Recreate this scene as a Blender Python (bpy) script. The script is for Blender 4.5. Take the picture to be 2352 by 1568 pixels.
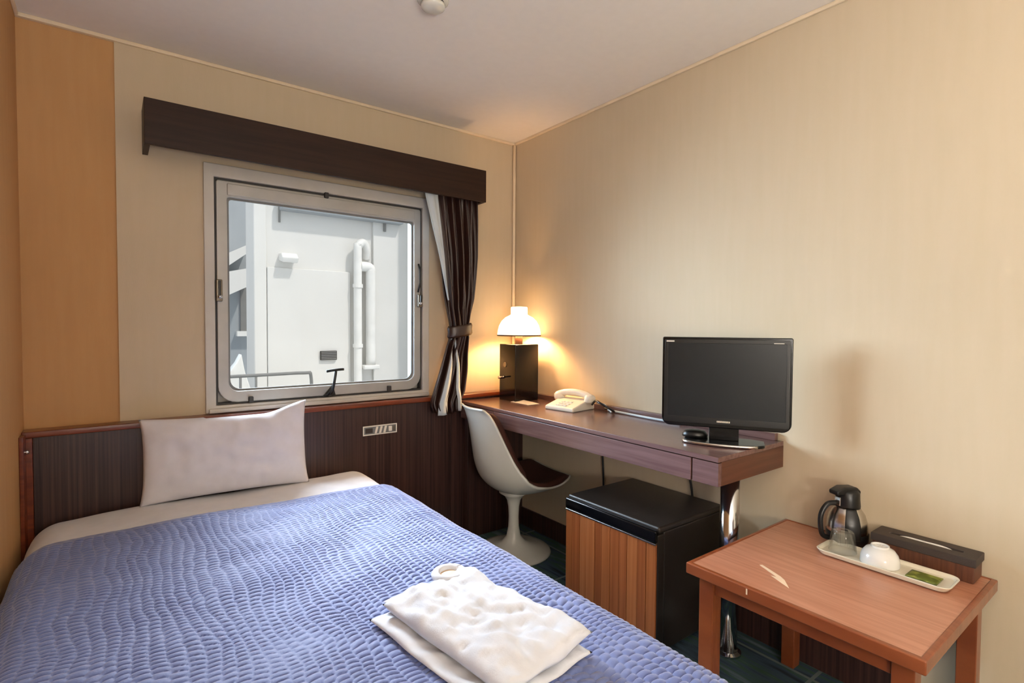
import bpy, bmesh, math, random
from mathutils import Vector, Matrix, noise
random.seed(7)
S = bpy.context.scene
for o in list(bpy.data.objects): bpy.data.objects.remove(o)
COL = S.collection
PI = math.pi

# ------------------------------------------------------------------ camera
CAMH = 1.145
FPX, YAW, PITCH, ROLL = 1218.3, 0.6459, -0.0307, 0.0062
XL, XR, YW, ZC, YB = -0.25, 1.879, 2.477, 2.195, -1.9
Fw = Vector((math.sin(YAW)*math.cos(PITCH), math.cos(YAW)*math.cos(PITCH), math.sin(PITCH)))
r0 = Vector((math.cos(YAW), -math.sin(YAW), 0)); u0 = r0.cross(Fw)
Rt = r0*math.cos(ROLL)+u0*math.sin(ROLL); Up = -r0*math.sin(ROLL)+u0*math.cos(ROLL)
cd = bpy.data.cameras.new('camera'); cam = bpy.data.objects.new('camera', cd); COL.objects.link(cam)
cd.sensor_fit = 'HORIZONTAL'; cd.sensor_width = 36; cd.lens = FPX*36/2352; cd.clip_start = 0.02; cd.clip_end = 200
m = Matrix((Rt, Up, -Fw)).transposed().to_4x4(); m.translation = (0, 0, CAMH); cam.matrix_world = m
S.camera = cam
def ony(px, py, y):
    d = Rt*((px-1176)/FPX) - Up*((py-784)/FPX) + Fw
    return Vector((0, 0, CAMH)) + d*(y/d.y)

# ------------------------------------------------------------------ light
vs = S.view_settings
vs.view_transform = 'Standard'; vs.look = 'None'; vs.gamma = 1; vs.use_curve_mapping = False; vs.exposure = 0.18
W = bpy.data.worlds.new('sky'); S.world = W; W.use_nodes = True
bg = W.node_tree.nodes['Background']; bg.inputs[0].default_value = (0.86, 0.93, 1.0, 1); bg.inputs[1].default_value = 0.9
def light(name, kind, loc, energy, col, **kw):
    l = bpy.data.lights.new(name, kind); l.energy = energy; l.color = col
    for k, v in kw.items(): setattr(l, k, v)
    o = bpy.data.objects.new(name, l); COL.objects.link(o); o.location = loc
    return o
def aim(o, tgt): o.rotation_euler = (Vector(tgt)-o.location).to_track_quat('-Z', 'Y').to_euler()
sun = light('sun', 'SUN', (0, -3, 6), 1.9, (1.0, 0.94, 0.86), angle=0.05)
aim(sun, Vector(sun.location)+Vector((-0.35, 0.62, -1.0)))
day = light('added_window_daylight', 'AREA', (-0.10, 3.95, 1.60), 34, (0.60, 0.81, 1.0), shape='RECTANGLE', size=1.0, size_y=1.1, spread=1.4)  # added area lamp outside, out of view, carrying daylight onto the right wall
aim(day, (1.88, 0.75, 1.05))
sky = light('added_sky_daylight', 'AREA', (0.70, 3.85, 2.50), 54, (0.76, 0.88, 1.0), shape='RECTANGLE', size=1.4, size_y=0.7, spread=1.1)  # second added lamp above the view, carrying sky light onto the bed
aim(sky, (0.48, 1.2, 0.5))

# ------------------------------------------------------------------ materials
def lin(c): return tuple(((v/255)/12.92 if v/255 <= .04045 else ((v/255+.055)/1.055)**2.4) for v in c)
def mat(name, c, rough=.5, metal=0, c2=None, scale=(8, 8, 8), detail=4, bump=0, bscale=None, spec=.5, coat=0, contrast=(.35, .65), coat_rough=.1):
    M = bpy.data.materials.new(name); M.use_nodes = True; N = M.node_tree; n = N.nodes; b = n['Principled BSDF']
    b.inputs['Base Color'].default_value = (*lin(c), 1); b.inputs['Roughness'].default_value = rough
    b.inputs['Metallic'].default_value = metal; b.inputs['Specular IOR Level'].default_value = spec
    b.inputs['Coat Weight'].default_value = coat; b.inputs['Coat Roughness'].default_value = coat_rough
    tc = n.new('ShaderNodeTexCoord'); mp = n.new('ShaderNodeMapping'); mp.inputs['Scale'].default_value = scale
    N.links.new(tc.outputs['Object'], mp.inputs['Vector'])
    nz = n.new('ShaderNodeTexNoise'); nz.inputs['Scale'].default_value = 1; nz.inputs['Detail'].default_value = detail
    N.links.new(mp.outputs[0], nz.inputs['Vector'])
    if c2 is None: c2 = tuple(min(255, v*1.05) for v in c)
    cr = n.new('ShaderNodeValToRGB'); e = cr.color_ramp.elements
    e[0].position, e[1].position = contrast; e[0].color = (*lin(c), 1); e[1].color = (*lin(c2), 1)
    N.links.new(nz.outputs['Fac'], cr.inputs[0]); N.links.new(cr.outputs[0], b.inputs['Base Color'])
    if bump:
        bp = n.new('ShaderNodeBump'); bp.inputs['Strength'].default_value = bump; bp.inputs['Distance'].default_value = .002
        if bscale:
            m2 = n.new('ShaderNodeMapping'); m2.inputs['Scale'].default_value = bscale; N.links.new(tc.outputs['Object'], m2.inputs['Vector'])
            n2 = n.new('ShaderNodeTexNoise'); n2.inputs['Scale'].default_value = 1; n2.inputs['Detail'].default_value = 3
            N.links.new(m2.outputs[0], n2.inputs['Vector']); src = n2.outputs['Fac']
        else: src = nz.outputs['Fac']
        N.links.new(src, bp.inputs['Height']); N.links.new(bp.outputs[0], b.inputs['Normal'])
    return M
M = {}
M['wall'] = mat('beige_wallpaper', (204, 186, 157), .75, c2=(206, 188, 160), scale=(40, 40, 4), bump=.1, bscale=(420, 420, 60), spec=.25)
M['wall_tan'] = mat('tan_wallpaper', (196, 150, 100),  .75, c2=(199, 154, 104), scale=(40, 40, 4), bump=.1, bscale=(420, 420, 60), spec=.25)
M['ceiling'] = mat('ceiling_paper', (238, 231, 222), .85, c2=(240, 233, 224), scale=(30, 30, 30), bump=.08, bscale=(250, 250, 250), spec=.2)
M['trim'] = mat('cream_trim', (226, 206, 176), .45)
M['panel'] = mat('dark_ribbed_laminate', (44, 27, 24), .34, c2=(74, 50, 44), scale=(110, 110, 1.2), detail=3, bump=.35, bscale=(300, 300, .5), coat=.15, coat_rough=.25)
M['red_wood'] = mat('red_brown_wood', (96, 38, 16), .32, c2=(126, 56, 26), scale=(4, 60, 60), coat=.3)
M['valance'] = mat('dark_walnut_laminate', (36, 20, 12), .5, c2=(50, 30, 19), scale=(3, 60, 60), detail=6, spec=.3)
M['desk'] = mat('walnut_desk_daylit', (100, 71, 66), .26, c2=(118, 88, 82), scale=(70, 3, 70), detail=6, coat=.3, coat_rough=.2)  # greyer tint holds the bluish daylight reflected on top and front
M['desk_shaded'] = mat('walnut_desk_shaded', (82, 48, 34), .4, c2=(98, 60, 44), scale=(4, 4, 70), detail=6)  # same laminate in a darker, warmer tone for faces without daylight reflection
M['table_top'] = mat('table_laminate', (172, 113, 85), .3, c2=(190, 131, 103), scale=(110, 5, 60), detail=5, coat=.25, coat_rough=.2)
M['table_wood'] = mat('table_solid_wood', (120, 58, 28), .33, c2=(140, 74, 40), scale=(60, 4, 12), coat=.35)
M['white_metal'] = mat('painted_window_frame', (196, 190, 180), .4, c2=(204, 199, 190))
M['sash'] = mat('sash_aluminium', (176, 174, 168), .42, metal=.2, c2=(186, 184, 179))
M['gasket'] = mat('black_gasket', (52, 49, 46), .6)
M['steel'] = mat('window_hardware', (120, 112, 100), .35, metal=.8)
M['dark_metal'] = mat('dark_handle_metal', (60, 60, 60), .3, metal=.8)
M['chrome'] = mat('chrome', (205, 208, 212), .1, metal=1)
M['black'] = mat('black_plastic', (16, 15, 15), .35, c2=(20, 19, 18))
M['gloss_black'] = mat('gloss_black', (9, 8, 9), .1, c2=(11, 10, 11), spec=.4)
M['fridge_black'] = mat('fridge_enamel', (36, 30, 26), .38, bump=.1, bscale=(200, 200, 200))
M['screen'] = mat('tv_screen', (27, 30, 33), .3, c2=(30, 33, 36), spec=.35)
M['white_shell'] = mat('white_moulded_shell', (214, 212, 200), .25, c2=(218, 216, 205), coat=.35, coat_rough=.12)
M['brown_fabric'] = mat('brown_upholstery', (62, 28, 16), .9, c2=(74, 36, 22), scale=(200, 200, 200), bump=.4)
M['linen'] = mat('white_linen', (222, 222, 226), .85, c2=(228, 228, 232), scale=(20, 20, 20), bump=.12, bscale=(500, 500, 500), spec=.2)
M['pillow'] = mat('pillow_cotton', (220, 217, 222), .85, c2=(226, 223, 228), scale=(20, 20, 20), bump=.12, bscale=(500, 500, 500), spec=.2)
M['towel'] = mat('cream_cotton', (214, 215, 220), .9, c2=(220, 221, 226), scale=(30, 30, 30), bump=.2, bscale=(350, 350, 350), spec=.15)
M['quilt'] = mat('blue_quilt', (93, 106, 158), .6, c2=(101, 115, 166), scale=(40, 40, 40), bump=.25, bscale=(260, 260, 260), spec=.35)
M['curtain'] = mat('brown_satin', (44, 23, 17), .38, c2=(50, 28, 21), scale=(60, 60, 3), spec=.7)
M['lining'] = mat('pale_lining', (196, 206, 212), .7)
M['paper'] = mat('paper', (232, 226, 214), .8)
M['phone'] = mat('ivory_plastic', (222, 212, 196), .4)
M['ivory'] = mat('ivory_ceramic', (226, 216, 192), .22, c2=(230, 221, 198), coat=.4)
M['cup'] = mat('white_ceramic', (226, 224, 218), .25, coat=.4)
M['tea'] = mat('green_sachet', (84, 92, 20), .4, c2=(150, 152, 70), scale=(70, 45, 45), detail=1, contrast=(.5, .68))
M['tissue_wood'] = mat('tissue_box_wood', (74, 40, 24), .5, c2=(96, 56, 36), scale=(8, 160, 8), detail=3)
M['leather'] = mat('black_leatherette', (52, 42, 37), .55, c2=(60, 49, 43), bump=.3, bscale=(300, 300, 300))
M['glint_chip_beige'] = mat('pale_glint_and_chip', (226, 196, 164), .6)  # pale tone for the painted table glint, the edge chip and collar lining
M['facade'] = mat('white_facade', (214, 213, 209), .9, c2=(220, 219, 215), scale=(2, 2, 2))
M['facade_grey'] = mat('grey_facade_shadow', (150, 156, 160), .9, c2=(160, 166, 170), scale=(2, 2, 2))
M['pipe'] = mat('white_pipe', (222, 221, 217), .6)
M['ext_grey'] = mat('grey_outdoor_metal', (120, 120, 118), .6)
M['vent'] = mat('dark_vent', (58, 56, 52), .7)
M['steel_body'] = mat('brushed_steel', (200, 196, 190), .22, metal=1, scale=(10, 10, 200))
plank_mats = [mat('teak_plank', c, .38, c2=d, scale=(120, 120, 1.5), detail=5, coat=.2, coat_rough=.25) for c, d in
              (((146, 82, 40), (166, 98, 54)), ((136, 72, 34), (158, 90, 48)), ((154, 88, 44), (172, 106, 62)), ((130, 68, 31), (150, 84, 44)))]

def carpet():
    Mt = bpy.data.materials.new('blue_green_carpet'); Mt.use_nodes = True; N = Mt.node_tree; n = N.nodes; b = n['Principled BSDF']
    b.inputs['Roughness'].default_value = .95; b.inputs['Specular IOR Level'].default_value = .1
    tc = n.new('ShaderNodeTexCoord')
    def nz(sc, det):
        mp = n.new('ShaderNodeMapping'); mp.inputs['Scale'].default_value = sc; mp.inputs['Rotation'].default_value = (0, 0, .25); N.links.new(tc.outputs['Object'], mp.inputs[0])
        t = n.new('ShaderNodeTexNoise'); t.inputs['Scale'].default_value = 1; t.inputs['Detail'].default_value = det; N.links.new(mp.outputs[0], t.inputs['Vector']); return t
    a = nz((28, 3, 3), 3); cr = n.new('ShaderNodeValToRGB'); e = cr.color_ramp.elements
    e[0].position = .3; e[0].color = (*lin((46, 56, 64)), 1); e[1].position = .72; e[1].color = (*lin((108, 122, 130)), 1)
    for p, c in ((.45, (70, 87, 102)), (.55, (66, 92, 76)), (.62, (84, 101, 111))):
        k = e.new(p); k.color = (*lin(c), 1)
    N.links.new(a.outputs['Fac'], cr.inputs[0])
    br = n.new('ShaderNodeTexBrick'); br.offset = 0; br.inputs['Scale'].default_value = 1; br.inputs['Brick Width'].default_value = .5; br.inputs['Row Height'].default_value = .5; br.inputs['Mortar Size'].default_value = .006
    br.inputs['Color1'].default_value = br.inputs['Color2'].default_value = (0, 0, 0, 1); br.inputs['Mortar'].default_value = (1, 1, 1, 1)
    mp = n.new('ShaderNodeMapping'); mp.inputs['Location'].default_value = (.2, .24, 0); N.links.new(tc.outputs['Object'], mp.inputs[0]); N.links.new(mp.outputs[0], br.inputs['Vector'])
    mx = n.new('ShaderNodeMixRGB'); N.links.new(br.outputs['Color'], mx.inputs[0]); N.links.new(cr.outputs[0], mx.inputs[1]); mx.inputs[2].default_value = (*lin((112, 122, 122)), 1)
    N.links.new(mx.outputs[0], b.inputs['Base Color'])
    f = nz((400, 400, 400), 2); bp = n.new('ShaderNodeBump'); bp.inputs['Strength'].default_value = .5; bp.inputs['Distance'].default_value = .003
    N.links.new(f.outputs['Fac'], bp.inputs['Height']); N.links.new(bp.outputs[0], b.inputs['Normal'])
    return Mt
M['carpet'] = carpet()
for k_, w_ in (('quilt', .45), ('pillow', .1), ('linen', .1)): M[k_].node_tree.nodes['Principled BSDF'].inputs['Sheen Weight'].default_value = w_
def pane_glass(name, tint=(1, 1, 1), k=.5):
    Mt = bpy.data.materials.new(name); Mt.use_nodes = True; N = Mt.node_tree; n = N.nodes; n.remove(n['Principled BSDF'])
    t = n.new('ShaderNodeBsdfTransparent'); t.inputs[0].default_value = (*tint, 1); g = n.new('ShaderNodeBsdfGlossy'); g.inputs['Roughness'].default_value = .02
    fr = n.new('ShaderNodeFresnel'); fr.inputs[0].default_value = 1.45; mu = n.new('ShaderNodeMath'); mu.operation = 'MULTIPLY'; mu.inputs[1].default_value = k
    N.links.new(fr.outputs[0], mu.inputs[0]); mx = n.new('ShaderNodeMixShader'); N.links.new(mu.outputs[0], mx.inputs[0]); N.links.new(t.outputs[0], mx.inputs[1]); N.links.new(g.outputs[0], mx.inputs[2])
    N.links.new(mx.outputs[0], n['Material Output'].inputs[0]); return Mt
M['pane'] = pane_glass('window_glass')
M['tumbler'] = pane_glass('tumbler_glass', (.975, .98, .98), .55)
def opal(name, col, strength):
    Mt = bpy.data.materials.new(name); Mt.use_nodes = True; b = Mt.node_tree.nodes['Principled BSDF']
    b.inputs['Base Color'].default_value = (.85, .8, .7, 1); b.inputs['Roughness'].default_value = .3
    b.inputs['Emission Color'].default_value = (*col, 1); b.inputs['Emission Strength'].default_value = strength; return Mt
M['shade'] = opal('lit_opal_shade', (1.0, .68, .36), 3.6)
M['dome'] = opal('fill_globe_glow', (1.0, .95, .87), 60.0)  # glow of the globe lamp added as fill
M['fill_uplight'] = opal('fill_bowl_glow', (1.0, .99, .97), 150.0)  # glow of the uplighter added to brighten the ceiling

# ------------------------------------------------------------------ helpers
def obj(name, bm, mt, parent=None, smooth=False, bevel=0, seg=2, sub=0, solid=0, soff=0):
    me = bpy.data.meshes.new(name)
    bmesh.ops.recalc_face_normals(bm, faces=bm.faces) if not solid else None
    bm.to_mesh(me); bm.free(); me.materials.append(M[mt] if isinstance(mt, str) else mt)
    o = bpy.data.objects.new(name, me); COL.objects.link(o)
    if smooth:
        for p in me.polygons: p.use_smooth = True
    if parent: o.parent = parent
    if solid:
        k = o.modifiers.new('solid', 'SOLIDIFY'); k.thickness = solid; k.offset = soff
    if bevel:
        k = o.modifiers.new('bevel', 'BEVEL'); k.width = bevel; k.segments = seg; k.limit_method = 'ANGLE'; k.angle_limit = .6
        for p in me.polygons: p.use_smooth = True
        k = o.modifiers.new('wn', 'WEIGHTED_NORMAL')
    if sub:
        k = o.modifiers.new('sub', 'SUBSURF'); k.levels = k.render_levels = sub
    return o
def box(bm, x0, x1, y0, y1, z0, z1):
    v = [bm.verts.new((x, y, z)) for z in (z0, z1) for y in (y0, y1) for x in (x0, x1)]
    for f in ((0, 2, 3, 1), (4, 5, 7, 6), (0, 1, 5, 4), (2, 6, 7, 3), (0, 4, 6, 2), (1, 3, 7, 5)): bm.faces.new([v[i] for i in f])
    return v
def bx(*a):
    bm = bmesh.new(); box(bm, *a); return bm
def lathe(prof, n=40, cap0=False, cap1=False, sx=1, sy=1, bm=None, c=(0, 0, 0)):
    bm = bm or bmesh.new(); rings = []
    for r, z in prof:
        rings.append([bm.verts.new((c[0]+r*sx*math.cos(2*PI*i/n), c[1]+r*sy*math.sin(2*PI*i/n), c[2]+z)) for i in range(n)])
    for a, b in zip(rings, rings[1:]):
        for i in range(n): bm.faces.new((a[i], a[(i+1) % n], b[(i+1) % n], b[i]))
    if cap0: bm.faces.new(rings[0][::-1])
    if cap1: bm.faces.new(rings[-1])
    return bm
def tube(pts, r, n=10, bm=None, radii=None):
    bm = bm or bmesh.new(); pts = [Vector(p) for p in pts]; rings = []; prev = None
    for i, p in enumerate(pts):
        t = (pts[min(i+1, len(pts)-1)]-pts[max(i-1, 0)]).normalized()
        if prev is None: a = t.orthogonal().normalized()
        else: a = (prev-t*prev.dot(t)).normalized()
        prev = a; b = t.cross(a); rr = radii[i] if radii else r
        rings.append([bm.verts.new(p+(a*math.cos(2*PI*k/n)+b*math.sin(2*PI*k/n))*rr) for k in range(n)])
    for a, b in zip(rings, rings[1:]):
        for k in range(n): bm.faces.new((a[k], a[(k+1) % n], b[(k+1) % n], b[k]))
    bm.faces.new(rings[0][::-1]); bm.faces.new(rings[-1]); return bm
def spline(pts, n=8):
    out = []; P = [Vector(p) for p in pts]
    for i in range(len(P)-1):
        p0, p1, p2, p3 = P[max(i-1, 0)], P[i], P[i+1], P[min(i+2, len(P)-1)]
        for k in range(n):
            t = k/n; out.append(.5*((2*p1)+(-p0+p2)*t+(2*p0-5*p1+4*p2-p3)*t*t+(-p0+3*p1-3*p2+p3)*t**3))
    return out+[P[-1]]
def rrect(x0, x1, z0, z1, r, n=6):
    rs = r if isinstance(r, (list, tuple)) else [r]*4; out = []
    for (cx, cz, a0, q) in ((x1-rs[0], z1-rs[0], 0, rs[0]), (x0+rs[1], z1-rs[1], PI/2, rs[1]), (x0+rs[2], z0+rs[2], PI, rs[2]), (x1-rs[3], z0+rs[3], 1.5*PI, rs[3])):
        for k in range(n+1):
            a = a0+PI/2*k/n; out.append((cx+q*math.cos(a), cz+q*math.sin(a)))
    return out
def ringframe(outer, inner, y0, y1):
    bm = bmesh.new(); n = len(outer)
    L = [[bm.verts.new((x, y, z)) for x, z in pts] for pts, y in ((outer, y0), (inner, y0), (inner, y1), (outer, y1))]
    for a, b in ((0, 1), (1, 2), (2, 3), (3, 0)):
        for i in range(n): bm.faces.new((L[a][i], L[a][(i+1) % n], L[b][(i+1) % n], L[b][i]))
    return bm
def prism(pts, h0, h1, axis='z'):
    bm = bmesh.new()
    f = {'z': lambda a, b, h: (a, b, h), 'y': lambda a, b, h: (a, h, b), 'x': lambda a, b, h: (h, a, b)}[axis]
    A = [bm.verts.new(f(a, b, h0)) for a, b in pts]; B = [bm.verts.new(f(a, b, h1)) for a, b in pts]; n = len(pts)
    bm.faces.new(A[::-1]); bm.faces.new(B)
    for i in range(n): bm.faces.new((A[i], A[(i+1) % n], B[(i+1) % n], B[i]))
    return bm
def grid(fn, nu, nv, bm=None):
    bm = bm or bmesh.new(); V = [[bm.verts.new(fn(i/nu, j/nv)) for j in range(nv+1)] for i in range(nu+1)]
    for i in range(nu):
        for j in range(nv): bm.faces.new((V[i][j], V[i+1][j], V[i+1][j+1], V[i][j+1]))
    return bm
def tag(o, label, cat, group=None):
    o['label'] = label; o['category'] = cat
    if group: o['group'] = group
    return o
def thing(name, label, cat, loc=(0, 0, 0), rz=0, group=None):
    o = bpy.data.objects.new(name, None); COL.objects.link(o); o.location = loc; o.rotation_euler = (0, 0, rz); o.empty_display_size = .05
    return tag(o, label, cat, group)
def struct(name, bm, mt, parent=None, **k):
    o = obj(name, bm, mt, parent, **k)
    if parent is None: o['kind'] = 'structure'
    return o
def interp(tab, x):
    if x <= tab[0][0]: return tab[0][1]
    for (a, b), (c, d) in zip(tab, tab[1:]):
        if x <= c: return b+(d-b)*(x-a)/(c-a)
    return tab[-1][1]
def smooth(x): x = max(0, min(1, x)); return x*x*(3-2*x)

# ------------------------------------------------------------------ room shell
struct('floor', bx(XL-.1, XR+.1, YB-.1, YW+.12, -.06, 0), 'carpet')
struct('ceiling', bx(XL-.1, XR+.1, YB-.1, YW+.12, ZC, ZC+.1), 'ceiling')
struct('wall_left', bx(XL-.1, XL, .3, YW+.12, 0, ZC), 'wall_tan')
struct('wall_entry', bx(XL-.1, XL, YB, .3, 0, ZC), 'ceiling')
struct('wall_right', bx(XR, XR+.1, YB, YW+.12, 0, ZC), 'wall')
struct('wall_back', bx(XL-.1, XR+.1, YB-.1, YB, 0, ZC), 'ceiling')
WX0, WX1, WZ0, WZ1 = .325, 1.292, .80, 1.765
bm = bmesh.new()
box(bm, .019, WX0, YW, YW+.12, 0, ZC); box(bm, WX1, XR, YW, YW+.12, 0, ZC)
box(bm, WX0, WX1, YW, YW+.12, 0, WZ0); box(bm, WX0, WX1, YW, YW+.12, WZ1, ZC)
struct('wall_window', bm, 'wall')
struct('wall_pier', bx(XL, .019, YW+.008, YW+.12, 0, ZC), 'wall_tan')
# thin ceiling mouldings, base boards, corner conduit
struct('trim_1', bx(XL, XR, YW-.010, YW+.01, ZC-.014, ZC), 'trim', bevel=.003)
struct('trim_2', bx(XR-.010, XR, YB, YW-.01, ZC-.014, ZC), 'trim', bevel=.003)
struct('trim_3', bx(XL, XL+.010, YB, YW-.01, ZC-.014, ZC), 'trim', bevel=.003)
bm = tube([(XR-.012, YW-.012, z) for z in (.78, 1.2, 1.6, 2.0, ZC-.016)], .009, 12)
struct('trim_4', bm, 'trim', smooth=True)
struct('baseboard_right', bx(XR-.012, XR, YB, YW-.09, 0, .102), 'panel', bevel=.003)
struct('baseboard_left', bx(XL, XL+.012, YB, YW-.12, 0, .102), 'panel', bevel=.003)
# entrance door behind the viewpoint
d = struct('door_1', bx(.35, 1.15, YB, YB+.035, 0, 1.95), 'valance', bevel=.004)
obj('door_handle', tube([(.43, YB+.035, .98), (.43, YB+.085, .98), (.55, YB+.085, .98)], .009), 'chrome', d, smooth=True)
struct('trim_5', ringframe([(1.2, -.0), (1.2, 2.0), (.3, 2.0), (.3, 0)], [(1.15, 0.0), (1.15, 1.95), (.35, 1.95), (.35, 0)], YB, YB+.045), 'red_wood')

# ------------------------------------------------------------------ window
yo = YW-.012
win = struct('window_1', ringframe([(.30, .776), (1.318, .776), (1.318, 1.795), (.30, 1.795)], [(.338, .806), (1.28, .806), (1.28, 1.742), (.338, 1.742)], yo, YW+.10), 'white_metal', bevel=.004)
obj('gasket', ringframe([(.338, .806), (1.28, .806), (1.28, 1.742), (.338, 1.742)], [(.346, .814), (1.272, .814), (1.272, 1.733), (.346, 1.733)], YW+.004, YW+.03), 'gasket', win)
so = rrect(.346, 1.272, .814, 1.733, [.01, .01, .07, .07]); si = rrect(.386, 1.236, .860, 1.668, [.012, .012, .04, .04])
obj('sash', ringframe(so, si, YW-.004, YW+.045), 'sash', win, bevel=.004)
obj('rebate', ringframe([(.332, .800), (1.286, .800), (1.286, 1.748), (.332, 1.748)], [(.372, .846), (1.25, .846), (1.25, 1.682), (.372, 1.682)], YW+.046, YW+.10), 'white_metal', win)
si2 = rrect(.394, 1.228, .868, 1.660, [.012, .012, .04, .04])
obj('pane_gasket', ringframe(si, si2, YW+.012, YW+.02), 'ext_grey', win)
obj('pane', prism(si2, YW+.014, YW+.018, 'y'), 'pane', win)
obj('sash_top_rail', bx(.386, 1.236, YW-.012, YW-.003, 1.675, 1.722), 'sash', win, bevel=.003)
obj('sill', bx(.31, 1.31, YW-.03, YW-.010, .777, .795), 'white_metal', win, bevel=.004)
for xs, z0, z1 in ((.352, 1.235, 1.325), (1.262, 1.235, 1.30)):
    l = obj('latch', bx(xs-.012, xs+.012, YW-.024, YW-.004, z0, z1), 'steel', win, bevel=.004)
    obj('latch_knob', lathe([(.009, 0), (.009, .01), (.005, .014)], 12, True, True, c=(xs, YW-.03, z0+.012)), 'chrome', l, smooth=True)
    obj('latch_arm', bx(xs-.005, xs+.005, YW-.034, YW-.022, z0+.02, z1-.005), 'dark_metal', l, bevel=.002)
obj('stay_arm', tube([(1.252, YW-.015, 1.31), (1.262, YW-.02, 1.36), (1.262, YW-.02, 1.42), (1.256, YW-.012, 1.455)], .005), 'dark_metal', win, smooth=True)
for x, z in ((.468, .822), (1.095, .828), (.79, 1.732)):
    obj('bumper', bx(x-.009, x+.009, YW-.022, YW-.003, z-.013, z+.013), 'gasket', win, bevel=.003)
h = obj('handle', tube(spline([(.80, YW-.006, .815), (.80, YW-.045, .83), (.805, YW-.06, .87), (.815, YW-.06, .93)], 6), .006), 'dark_metal', win, smooth=True)
obj('handle_grip', tube([(.772, YW-.06, .931), (.80, YW-.062, .935), (.83, YW-.062, .937), (.85, YW-.06, .937)], .006), 'dark_metal', h, smooth=True)
obj('handle_plate', prism([(.770, .812), (.83, .812), (.823, .842), (.812, .862), (.80, .845)], YW-.012, YW-.003, 'y'), 'dark_metal', h, bevel=.002)
obj('handle_brace', tube(spline([(.775, YW-.008, .815), (.80, YW-.03, .835), (.812, YW-.055, .89)], 5), .004), 'dark_metal', h, smooth=True)
# outside ledge of our own wall
struct('trim_6', bx(.25, 1.4, YW+.125, YW+.20, .74, .80), 'vent')
bm = bmesh.new()
for a in ((XL-.1, WX0, 0, ZC+.1), (WX1, XR+.1, 0, ZC+.1), (WX0, WX1, 0, WZ0), (WX0, WX1, WZ1, ZC+.1)): box(bm, a[0], a[1], YW+.12, YW+.132, a[2], a[3])
struct('wall_added_skin', bm, 'vent')  # unseen dark skin added to cut bounce light onto the facade

# ------------------------------------------------------------------ what stands outside
FY = 4.4
ext = thing('white_building', 'white rendered building seen through the window', 'building', (1.9, FY, -3))
def loc(o, bm):
    bmesh.ops.translate(bm, verts=bm.verts, vec=-Vector(o.location)); return bm
def eb(x0, x1, y0, y1, z0, z1): return loc(ext, bx(x0, x1, y0, y1, z0, z1))
obj('wall', eb(.865, 5.0, FY, FY+.3, -3, 3.3), 'facade', ext)
obj('wall_panel', eb(.952, 1.60, FY-.025, FY, -3, 1.58), 'facade', ext, bevel=.006)
obj('wall_panel', eb(1.80, 2.18, FY-.025, FY, -3, 3.2), 'facade', ext, bevel=.006)
obj('wall_fin', eb(2.18, 2.36, FY-.30, FY, -3, 3.2), 'facade', ext, bevel=.006)
obj('corner_pilaster', eb(.858, .95, FY-.02, FY+.2, -3, 3.3), 'facade', ext, bevel=.01)
obj('shadow_band', eb(1.045, 2.05, FY-.10, FY, 2.02, 2.16), 'facade_grey', ext, bevel=.01)  # grey bar standing for the shadow band across the upper facade
p = obj('downpipe', loc(ext, tube(spline([(1.645, FY-.07, -2.9), (1.645, FY-.07, .5), (1.645, FY-.07, 1.7), (1.655, FY-.07, 1.80), (1.70, FY-.05, 1.83), (1.735, FY-.03, 1.78), (1.74, FY, 1.70)], 6), .034, 14)), 'pipe', ext, smooth=True)
for z in (.95, 1.45): obj('pipe_clip', loc(ext, lathe([(.041, 0), (.041, .03)], 14, True, True, c=(1.645, FY-.07, z))), 'pipe', p)
d = obj('duct', loc(ext, tube(spline([(1.76, FY-.06, .80), (1.76, FY-.06, 1.2), (1.76, FY-.06, 1.55), (1.757, FY-.06, 1.615), (1.72, FY-.06, 1.63), (1.67, FY-.06, 1.63)], 6), .042, 14)), 'pipe', ext, smooth=True)
obj('duct_foot', eb(1.68, 1.82, FY-.12, FY, .765, .80), 'pipe', d, bevel=.008)
hd = obj('vent_hood', loc(ext, prism([(0, 0), (-.10, -.02), (-.12, .02), (-.08, .055), (0, .06)], 1.04, 1.16, 'x')), 'pipe', ext, bevel=.01)
for v in hd.data.vertices: v.co.y += FY-ext.location.y + 0.0; 
hd.location = (-0.0, 0, 0)
for v in hd.data.vertices: v.co.y = v.co.y + ext.location.y - FY + 4.4; v.co.z += 1.635
vt = obj('vent_grille', eb(1.345, 1.478, FY-.045, FY-.024, .852, .926), 'vent', ext, bevel=.003)
for k in range(5): obj('louvre', eb(1.35, 1.473, FY-.05, FY-.043, .859+k*.0135, .866+k*.0135), 'ext_grey', vt)
obj('cable', loc(ext, tube([(1.045, FY-.012, 2.3), (1.045, FY-.012, 1.93)], .008, 6)), 'ext_grey', ext)
obj('cable', loc(ext, tube([(1.90, FY-.035, 2.3), (1.90, FY-.035, 1.95)], .012, 6)), 'ext_grey', ext)
gb = thing('grey_building', 'pale grey building in the gap left of the white one outside', 'building', (0, 7.0, -3))
obj('wall', loc(gb, bx(-3.0, 2.6, 7.0, 9.0, -3, 5.0)), 'facade_grey', gb)
def onp(px, py): q = ony(px, py, 7.0); return q.x, q.z
x0, z0 = onp(552, 760); x1, z1 = onp(566, 660)
w = obj('window', loc(gb, bx(x0, x1, 6.97, 7.0, z0, z1)), 'ext_grey', gb)
obj('window_ledge', loc(gb, bx(x0-.05, x1+.05, 6.9, 7.0, z0-.06, z0)), 'pipe', w)
x0, z0 = onp(517, 600); x1, z1 = onp(560, 480)
obj('balcony_slab', loc(gb, prism([(x0-.6, z0-.55), (x1, z0+.1), (x1, z1-.45), (x0-.6, z1-.9)], 6.6, 7.0, 'y')), 'facade', gb)
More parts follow.
